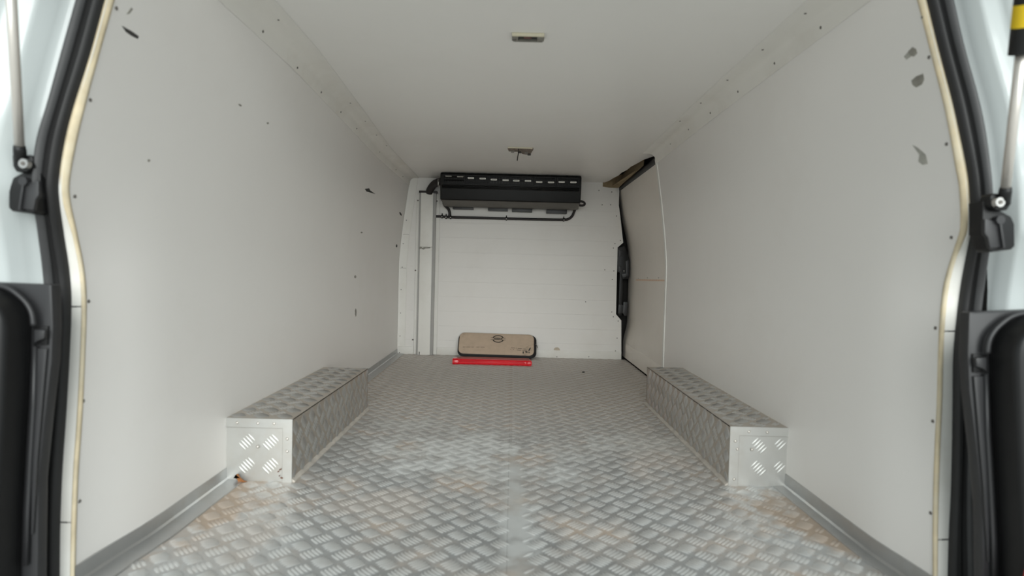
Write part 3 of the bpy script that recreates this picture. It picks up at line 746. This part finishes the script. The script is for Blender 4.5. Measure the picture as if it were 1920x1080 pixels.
# ceiling lights ---------------------------------------------------------------------------------------------
def lamp_geo(x0, x1, ya, yb): a = WZ(x0, ya, ZC); b = WZ(x1, yb, ZC); return a, b
a = WZ(960, 59.5, ZC); b = WZ(1021, 62.5, ZC); yb = WZ(990, 79, ZC - .008).y
cl = empty('ceiling_light', ((a.x + b.x) / 2, (a.y + yb) / 2, ZC), 'cream framed ceiling light with empty dark socket', 'light', 'ceiling lights')
y0 = (a.y + b.y) / 2; h = .0085; x0, x1 = a.x, b.x
MB().box((x0, y0, ZC - h), (x1, y0 + .007, ZC - .0003)).build('front_lip', 'lamp_cream', cl, bevel=.0015)
MB().box((x0 + .003, yb - .006, ZC - h), (x1 - .003, yb, ZC - .0003)).build('rear_lip', 'lamp_grey', cl, bevel=.0015)
MB().box((x0, y0 + .007, ZC - h), (x0 + .016, yb - .006, ZC - .0003)).build('end_block', 'lamp_grey', cl, bevel=.001)
MB().box((x1 - .018, y0 + .007, ZC - h), (x1, yb - .006, ZC - .0003)).build('end_block', 'lamp_grey', cl, bevel=.001)
MB().box((x0 + .016, y0 + .007, ZC - .002), (x1 - .018, yb - .006, ZC - .0003)).build('socket', 'scuff', cl)
MB().tube([(x0 + .030, (y0 + yb) / 2 - .004, ZC - .006), (x0 + .050, (y0 + yb) / 2 - .004, ZC - .006)], .0035, 8).build('bulb_holder', 'lamp_red', cl, smooth=True)
place(SCREW_S, 'screw', (x0 + .007, yb - .014, ZC - h), (0, 0, -1), cl)
a = WZ(952, 275, ZC); b = WZ(1000, 277.5, ZC); yb = WZ(975, 286.5, ZC - .008).y
y0 = (a.y + b.y) / 2; x0, x1 = a.x, b.x
cl2 = empty('ceiling_light', ((x0 + x1) / 2, (y0 + yb) / 2, ZC), 'broken corroded ceiling light with a loose wire hanging down', 'light', 'ceiling lights')
MB().prism([(x0, y0, ZC - .011), (x1, y0, ZC - .011), (x1 - .012, yb + .03, ZC - .011), (x0 + .075, yb + .02, ZC - .011), (x0 + .06, yb - .03, ZC - .011), (x0 + .005, yb - .04, ZC - .011)], (0, 0, .0107)).build('base_plate', 'lamp_rust', cl2, bevel=.001, seg=1)
MB().box((x0 + .001, y0 - .004, ZC - .006), (x1 - .004, y0, ZC - .0003)).build('front_lip', 'lamp_cream', cl2)
for i, (u_, v_) in enumerate(((.016, .03), (.05, .04), (.085, .05), (.10, .09))):
    MB().box((x0 + u_, y0 + v_, ZC - .0145), (x0 + u_ + .016, y0 + v_ + .03, ZC - .0108)).build('contact', 'scuff' if i % 2 else 'lamp_grey', cl2)
wp = [WZ(972, 279.5, ZC - .012), WZ(972, 279.5, ZC - .012) + Vector((.001, .02, -.012)), WZ(972, 279.5, ZC - .012) + Vector((-.002, .03, -.030)), WZ(972, 279.5, ZC - .012) + Vector((-.004, .03, -.050))]
MB().tube([Vector(q) for q in smooth_path([tuple(p) for p in wp], 10)], .0026, 8).build('wire', 'hose', cl2, smooth=True)
for k in range(9):
    p = WZ(961.5 + k * 2.9, 291 + k * .25, ZC - .0006)
    MB().box((p.x - .0018, p.y - .05, ZC - .0016), (p.x + .0018, p.y + .05, ZC - .0002)).build('glue_streak', 'tab_white', cl2)

# sliding door latch -------------------------------------------------------------------------------------------
LY = YR + .022
dl = empty('door_latch', WY(1167, 592, LY), 'black latch with rod and lower catch on the sliding door edge', 'latch')
def plate(name, mt, pp, y, d, bev=.002): return MB().prism([WY(a, b, y) for a, b in pp], (0, d, 0)).build(name, mt, dl, bevel=bev)
plate('latch_body', 'black_plastic', [(1159, 464), (1170, 461), (1173, 465), (1180, 486), (1180, 519), (1178, 523), (1167, 523), (1163, 512), (1157, 509), (1156, 486)], LY, .04)
plate('cover', 'dark_plastic', [(1173, 490), (1179, 487), (1179, 518), (1168, 521), (1166, 514), (1174, 512)], LY - .006, .01)
plate('jaw', 'dark_plastic', [(1160, 468), (1167, 470), (1166, 480), (1161, 482)], LY - .006, .01)
plate('jaw', 'dark_plastic', [(1160, 498), (1166, 500), (1166, 510), (1160, 508)], LY - .006, .01)
plate('rod', 'black_plastic', [(1162, 511), (1168.5, 511), (1166.5, 592), (1159.5, 592)], LY + .005, .012)
plate('catch', 'dark_plastic', [(1169, 566), (1177, 566), (1176, 592.5), (1170, 592), (1168, 586)], LY - .005, .03)
plate('catch_arm', 'dark_plastic', [(1160, 571), (1169, 572), (1169, 587), (1158.5, 588)], LY - .002, .015)
for x, y in ((1170, 508),): place(SCREW_L, 'bolt', WY(x, y, LY - .006), (0, -1, 0), dl)

# beige pouch leaning on the partition ----------------------------------------------------------------------------
A = WY(932, 670, 3.685); B = WY(932, 629, 3.783)
po = empty('tool_pouch', (A.x, A.y, 0), 'dirty beige zipped pouch with black piping leaning on the partition wall', 'pouch')
hgt = (B - A).length; vdir = (B - A).normalized()
bl_ = WY(858, 668, 3.685); br_ = WY(1005, 673, 3.685); wid = (br_ - bl_).length
udir = (br_ - bl_).normalized(); vdir = (vdir - udir * vdir.dot(udir)).normalized(); ndir = udir.cross(vdir)   # points at the camera
if ndir.y > 0: ndir = -ndir
def rrect(W_, H_, r, n=7, tl=None):
    out = []
    for cx, cy, a0 in ((W_/2 - r, H_/2 - r, 0), (-W_/2 + r, H_/2 - r, 90), (-W_/2 + r, -H_/2 + r, 180), (W_/2 - r, -H_/2 + r, 270)):
        for k in range(n):
            a_ = math.radians(a0 + 90 * k / (n - 1)); out.append((cx + r * math.cos(a_), cy + r * math.sin(a_)))
    return out
C0 = (A + B) / 2 + ndir * .0
def PP(a, b, h): return C0 + udir * a + vdir * b + ndir * h
low = -min((PP(0, -hgt / 2, -.03)).z, PP(0, -hgt/2, .0).z) + .001
C0 = C0 + Vector((0, 0, max(low, 0)))
def shell(W_, H_, r, levels, name, mt, parent, du_=0, dv_=0):
    rows = []
    for inset, h in levels:
        ring = [PP(a + du_, b + dv_, h) for a, b in rrect(W_ - 2 * inset, H_ - 2 * inset, max(r - inset, .004))]; rows.append(ring + [ring[0]])
    mb = MB().grid(rows); n_ = len(rows[0]); b0 = 0
    mb.f.append(tuple(range((len(rows) - 1) * n_, len(rows) * n_ - 1))); mb.f.append(tuple(range(0, n_ - 1)))
    return mb.build(name, mt, parent, auto=1.2)
shell(wid - .012, hgt - .008, .032, [(.008, -.030), (.002, -.028), (0, -.022), (0, -.010), (.002, -.006)], 'back_shell', 'black_fabric', po)
shell(wid - .004, hgt, .036, [(.003, -.011), (0, -.008), (0, -.003), (.003, 0)], 'piping', 'black_fabric', po)
fpn = shell(wid - .016, hgt - .006, .034, [(.0, -.002), (.0, .001), (.004, .003), (.02, .0045)], 'front_panel', 'beige_fabric', po, -.004, .007)
# sag the piping's lower edge: a second bead
bead = [PP(a + .001, b - .002, -.006) for a, b in rrect(wid - .002, hgt + .000, .036)]
MB().tube(bead + [bead[0]], .0045, 8, cap=False).build('zip_bead', 'black_fabric', po, smooth=True)
MB().tube([PP(wid / 2 - .004, .018, -.004), PP(wid / 2 + .006, .008, -.002), PP(wid / 2 + .013, -.012, 0)], [.003, .0025, .002], 8).build('zip_pull', 'screw_dark', po, smooth=True)
# print on the pouch: ring emblem with a lettered bar, and two blocks of fine print too small to read
def pou(px, py):                                   # pixel -> pouch plane coordinates
    d = ray(px, py); t = (C0 + ndir * .005 - CAM).dot(ndir) / d.dot(ndir); q = CAM + d * t - C0; return q.dot(udir), q.dot(vdir)
ex, ey = pou(934, 635.5)
er = abs(pou(945, 635.5)[0] - ex); erv = er * .72; ey = min(ey, hgt / 2 - erv - .006)
emb = MB()
def arc(a0, a1, ra, rb, n=14):
    rows = [[PP(ex + q * math.cos(math.radians(a0 + (a1 - a0) * k / n)), ey + q * .72 * math.sin(math.radians(a0 + (a1 - a0) * k / n)), .0062) for q in (ra, rb)] for k in range(n + 1)]
    emb.slab(rows, lambda p: p - ndir * .0022)
arc(22, 158, er * .82, er); arc(202, 338, er * .82, er)
for s in (.0075,):
    for (a0, a1) in ((-1.25, 1.25),):
        for b_ in (-s, s): emb.slab([[PP(ex + er * q, ey + b_ + w_, .0062) for w_ in (-.001, .001)] for q in (a0, a1)], lambda p: p - ndir * .0022)
emb.build('emblem', 'print_black', po)
tcu = bpy.data.curves.new('lettering', 'FONT'); tcu.body = 'NISSAN'; tcu.size = .0145; tcu.align_x = 'CENTER'; tcu.align_y = 'CENTER'; tcu.extrude = .0004; tcu.offset = .0005; tcu.space_character = 1.18
tob = bpy.data.objects.new('tmp_text', tcu); COL.objects.link(tob); bpy.context.view_layer.update()
tme = bpy.data.meshes.new_from_object(tob.evaluated_get(bpy.context.evaluated_depsgraph_get())); bpy.data.objects.remove(tob)
lt = MB(); lt.v = [PP(ex + v.co.x, ey + v.co.y, .0062 + v.co.z) for v in tme.vertices]; lt.f = [tuple(p.vertices) for p in tme.polygons]
lt.build('lettering', 'print_black', po); bpy.data.meshes.remove(tme)
def fine(px0, px1, py, slope, n, th):
    mb = MB(); rnd = random.Random(py)
    for k in range(n):
        if rnd.random() < .22: continue
        xa = px0 + (px1 - px0) * k / n; xb = xa + (px1 - px0) / n * .72; y = py + slope * (xa - px0)
        pa, pb_ = pou(xa, y), pou(xb, y)
        mb.slab([[PP(pa[0], pa[1] + w_, .0060) for w_ in (-th, th)], [PP(pb_[0], pb_[1] + w_, .0060) for w_ in (-th, th)]], lambda p: p - ndir * .0018)
    mb.build('fine_print', 'print_black', po)
fine(868, 909, 650.5, .01, 26, .0011); fine(957, 988, 652, .09, 18, .0013); fine(957, 988, 655, .09, 18, .0013)
for cx, cy, rx, ry, rot in ((993, 655, 1.2, 4, .5), (987, 660, 2.5, 1.2, .2), (981, 661, 1.2, 2.4, 0), (992, 661, 1, 1.6, 0)):
    MB().prism([PP(*pou(x, y), .0045) for x, y in oval(cx, cy, rx, ry, 7, rot)], ndir * .0016).build('stain', 'scuff', po)

# red case on the floor in front of the pouch ------------------------------------------------------------------------
f0 = WZ(847.5, 684, 0); f1_ = WZ(996, 686, 0)
ry0 = (f0.y + f1_.y) / 2; rx0, rx1 = f0.x, f1_.x
ry1 = ry0 + .105
rc = empty('red_case', ((rx0 + rx1) / 2, (ry0 + ry1) / 2, 0), 'flat bright red plastic case lying on the floor before the beige pouch', 'case')
hz = .033
MB().prism([(rx0 + .03, ry0 + .004, .001), (rx0 + .03, ry0, .010), (rx0 + .03, ry0 + .002, hz - .008), (rx0 + .03, ry0 + .012, hz), (rx0 + .03, ry1, hz - .006), (rx0 + .03, ry1, .001)], (rx1 - rx0 - .03, 0, 0)).build('body', 'red_plastic', rc, bevel=.004, seg=3)
MB().prism([(rx0, ry0 + .002, .001), (rx0, ry0 - .003, .010), (rx0, ry0 - .001, hz - .006), (rx0, ry0 + .010, hz + .002), (rx0, ry1 - .01, hz - .003), (rx0, ry1 - .01, .001)], (.036, 0, 0)).build('end_cap', 'red_plastic', rc, bevel=.003, seg=3)
MB().box((rx0 + .036, ry0 + .018, hz - .004), (rx1 - .012, ry1 - .004, hz + .001)).build('lid', 'red_shaded', rc, bevel=.002)  # top of the case, its shade put into a darker red
a = rx1 - .03
MB().tube([(a, ry0 - .001, .020), (a + .014, ry0 - .002, .027), (a + .031, ry0 - .001, .028), (a + .031, ry0 - .001, .010), (a + .012, ry0 - .002, .010), (a, ry0 - .001, .020)], .0028, 8).build('pull_loop', 'red_plastic', rc, smooth=True)
MB().tube([(rx0 + .04, ry0 + .001, hz * .62), (rx1 - .04, ry0 + .001, hz * .58)], .0028, 8).build('seam_bead', 'red_plastic', rc, smooth=True)

# gas struts with brackets, pillar covers ---------------------------------------------------------------------------------
BY = .915
def strut(tf, side, label, p_low, p_high, y_low, y_high, sleeve):
    r = empty('gas_strut', WY(*tf(46, 395), BY), label, 'gas strut', 'tailgate gas struts')
    def pl(name, mt, pp, y, d, bev=.003): return MB().prism([WY(*tf(a, b), y) for a, b in pp], (0, d, 0)).build(name, mt, r, bevel=bev)
    br = pl('bracket', 'black_plastic', [(16, 348), (22, 334), (44, 322), (60, 304), (76, 304), (76, 366), (70, 374), (65, 396), (59, 401), (22, 396), (15, 390)], BY, .030, .004)
    pl('bracket_face', 'dark_plastic', [(41, 345), (60, 341), (72, 338), (72, 366), (66, 374), (62, 394), (36, 391)], BY - .005, .008, .002)
    pl('rib', 'dark_plastic', [(40, 346), (44, 346), (37, 394), (33, 393)], BY - .010, .010, .001)
    pl('clevis', 'black_plastic', [(22, 290), (30, 288), (34, 292), (56, 290), (61, 296), (62, 314), (50, 322), (30, 322), (24, 312)], BY - .012, .022, .003)
    c = WY(*tf(50, 308), BY - .014)
    MB().tube([c, c + Vector((0, -.007, 0))], [.0085, .0075], 16).build('bolt', 'steel', r, auto=.6)
    MB().tube([c + Vector((0, -.006, 0)), c + Vector((0, -.0085, 0))], [.0035, .003], 8).build('bolt_socket', 'screw_dark', r)
    c = WY(*tf(50, 341), BY - .002); MB().tube([c, c + Vector((0, -.008, 0))], .007, 12).build('bolt', 'dark_plastic', r)
    a, b = WY(*p_low, y_low), WY(*p_high, y_high); d = (b - a).normalized()
    MB().tube([a - d * .022, a - d * .001, a + d * .006], [.0085, .0085, .0075], 14).build('rod_socket', 'black_plastic', r, smooth=True)
    MB().tube([a, a + d * sleeve * .5, a + d * (sleeve + .01)], .0068, 16).build('rod', 'chrome', r, smooth=True)
    s0 = a + d * sleeve
    MB().tube([s0, s0 + d * .036], .0150, 18).build('sleeve', 'black_plastic', r, auto=.6)
    MB().tube([s0 + d * .036, s0 + d * .066], .0152, 18).build('yellow_band', 'yellow', r, auto=.6)
    MB().tube([s0 + d * .066, s0 + d * .30], .0150, 18).build('cylinder', 'black_plastic', r, auto=.6)
strut(lambda x, y: (x, y), -1, 'gas strut on the tailgate pillar by the gouged wall, only its bright rod showing', (37, 280), (20, -20), .895, .815, .285)
strut(lambda x, y: (1919 - x, y + 72), 1, 'gas strut with a yellow band on the tailgate pillar by the smudged wall', (1885, 358), (1917, 80), .895, .815, .205)

def cover(tf, side, label, O):
    r = empty('pillar_cover', WY(*tf(40, 900), .90), label, 'pillar cover', 'black pillar covers')
    Y0 = .905
    far = -70
    pts = [(96, 534), (90, 533.5), (far, 527), (far, 1400), (75, 1400), (70, 1080), (72, 900), (84, 780), (96, 680), (99, 610)]
    MB().prism([WY(*tf(a, b), Y0) for a, b in pts], (0, .02, 0)).build('base_plate', 'dark_plastic', r, bevel=.003)
    bul = [(far, 535), (-20, 534), (3, 537), (20, 543), (34, 553), (47, 565), (56, 578), (61, 592), (63, 610), (62, 660), (58, 760), (52, 860), (47, 960), (44, 1080), (42, 1400), (far, 1400)]
    MB().prism([WY(*tf(a, b), Y0) for a, b in bul], (0, -.055, 0)).build('bulge', 'black_plastic', r, bevel=.012, seg=4)
    rim = [WY(*tf(a, b), Y0 - .012) for a, b in bul[1:9]]
    MB().tube([Vector(q) for q in smooth_path([tuple(p) for p in rim], 24)], .0042, 8).build('rim', 'dark_plastic', r, smooth=True)
    rim = [WY(*tf(a + 3, b), Y0 - .006) for a, b in [(63, 650), (60, 760), (54, 860), (49, 960), (46, 1060)]]
    MB().tube(rim, .0034, 8).build('rim', 'dark_plastic', r, smooth=True)
    MB().prism([WY(*tf(a, b), Y0) for a, b in ((66, 611), (93, 611), (92, 646), (66, 647))], (0, -.004, 0)).build('catch_recess', 'black_plastic', r, bevel=.001)
    MB().prism([WY(*tf(a, b), Y0 - .004) for a, b in ((71, 617), (91, 618), (90, 634), (78, 638), (71, 643))], (0, -.008, 0)).build('catch', 'dark_plastic', r, bevel=.002)
    MB().prism([WY(*tf(a, b), Y0) for a, b in ((67, 652), (92, 653), (82, 770), (74, 860), (66, 1000), (62, 1000), (66, 760))], (0, -.005, 0)).build('lower_rib', 'dark_plastic', r, bevel=.002)
    return r
cover(lambda x, y: (x, y), -1, 'black plastic pillar cover at the tailgate below the plain bright strut rod', OL)
cover(lambda x, y: (1914 - x, y + 52), 1, 'black plastic pillar cover at the tailgate below the yellow banded strut', OR)
# rear lamp just showing past the right cover
a = WY(1916, 1065, .835)
tl = empty('tail_lamp', (a.x + .03, .86, .02), 'red tail lamp lens just showing beside the black pillar cover', 'tail lamp')
zt_ = WY(1919, 1055, .85).z
MB().prism([(a.x - .002, .835, -.12), (a.x - .001, .835, zt_ - .03), (a.x + .003, .835, zt_), (a.x + .06, .835, zt_ + .01), (a.x + .06, .835, -.12)], (0, -.03, 0)).build('lens', 'red_lens', tl, bevel=.003)

# raised tailgate above the camera, held up by the struts (out of the picture, shades the opening) ----------------------
tg = empty('tailgate', (0, .88, 1.25), 'pale painted tailgate raised above the opening on two gas struts', 'tailgate')
hw = [(-.84, 0), (-.86, .9), (-.76, 1.08), (.78, 1.08), (.88, .9), (.86, 0)]
def tgp(x, t, o): return Vector((x, .86 - t * 1.0, 1.27 + t * .26 + o))
outer = [tgp(x, t, .06) for x, t in hw]
MB().prism(outer, (0, 0, .02)).build('outer_skin', 'paint', tg, bevel=.008)
inn = [tgp(x * .97, .02 + t * .94, .02) for x, t in hw]
MB().prism(inn, (0, 0, .035)).build('inner_panel', 'paint', tg, bevel=.006)
gl = [tgp(x, t, .012) for x, t in ((-.60, .10), (-.58, .46), (.58, .46), (.60, .10))]
MB().prism(gl, (0, 0, .01)).build('window_pane', 'black_plastic', tg, bevel=.002)
MB().prism([tgp(x, t, -.006) for x, t in ((-.10, .90), (-.10, .96), (.10, .96), (.10, .90))], (0, 0, .03)).build('latch_cover', 'dark_plastic', tg, bevel=.004)

for sx_ in (-.84, .84):
    MB().prism([tgp(sx_, 0.02, .06), tgp(sx_, 1.0, .06), tgp(sx_, .98, -.06), tgp(sx_, .06, -.03)], (.02, 0, 0)).build('side_flange', 'paint', tg, bevel=.004)
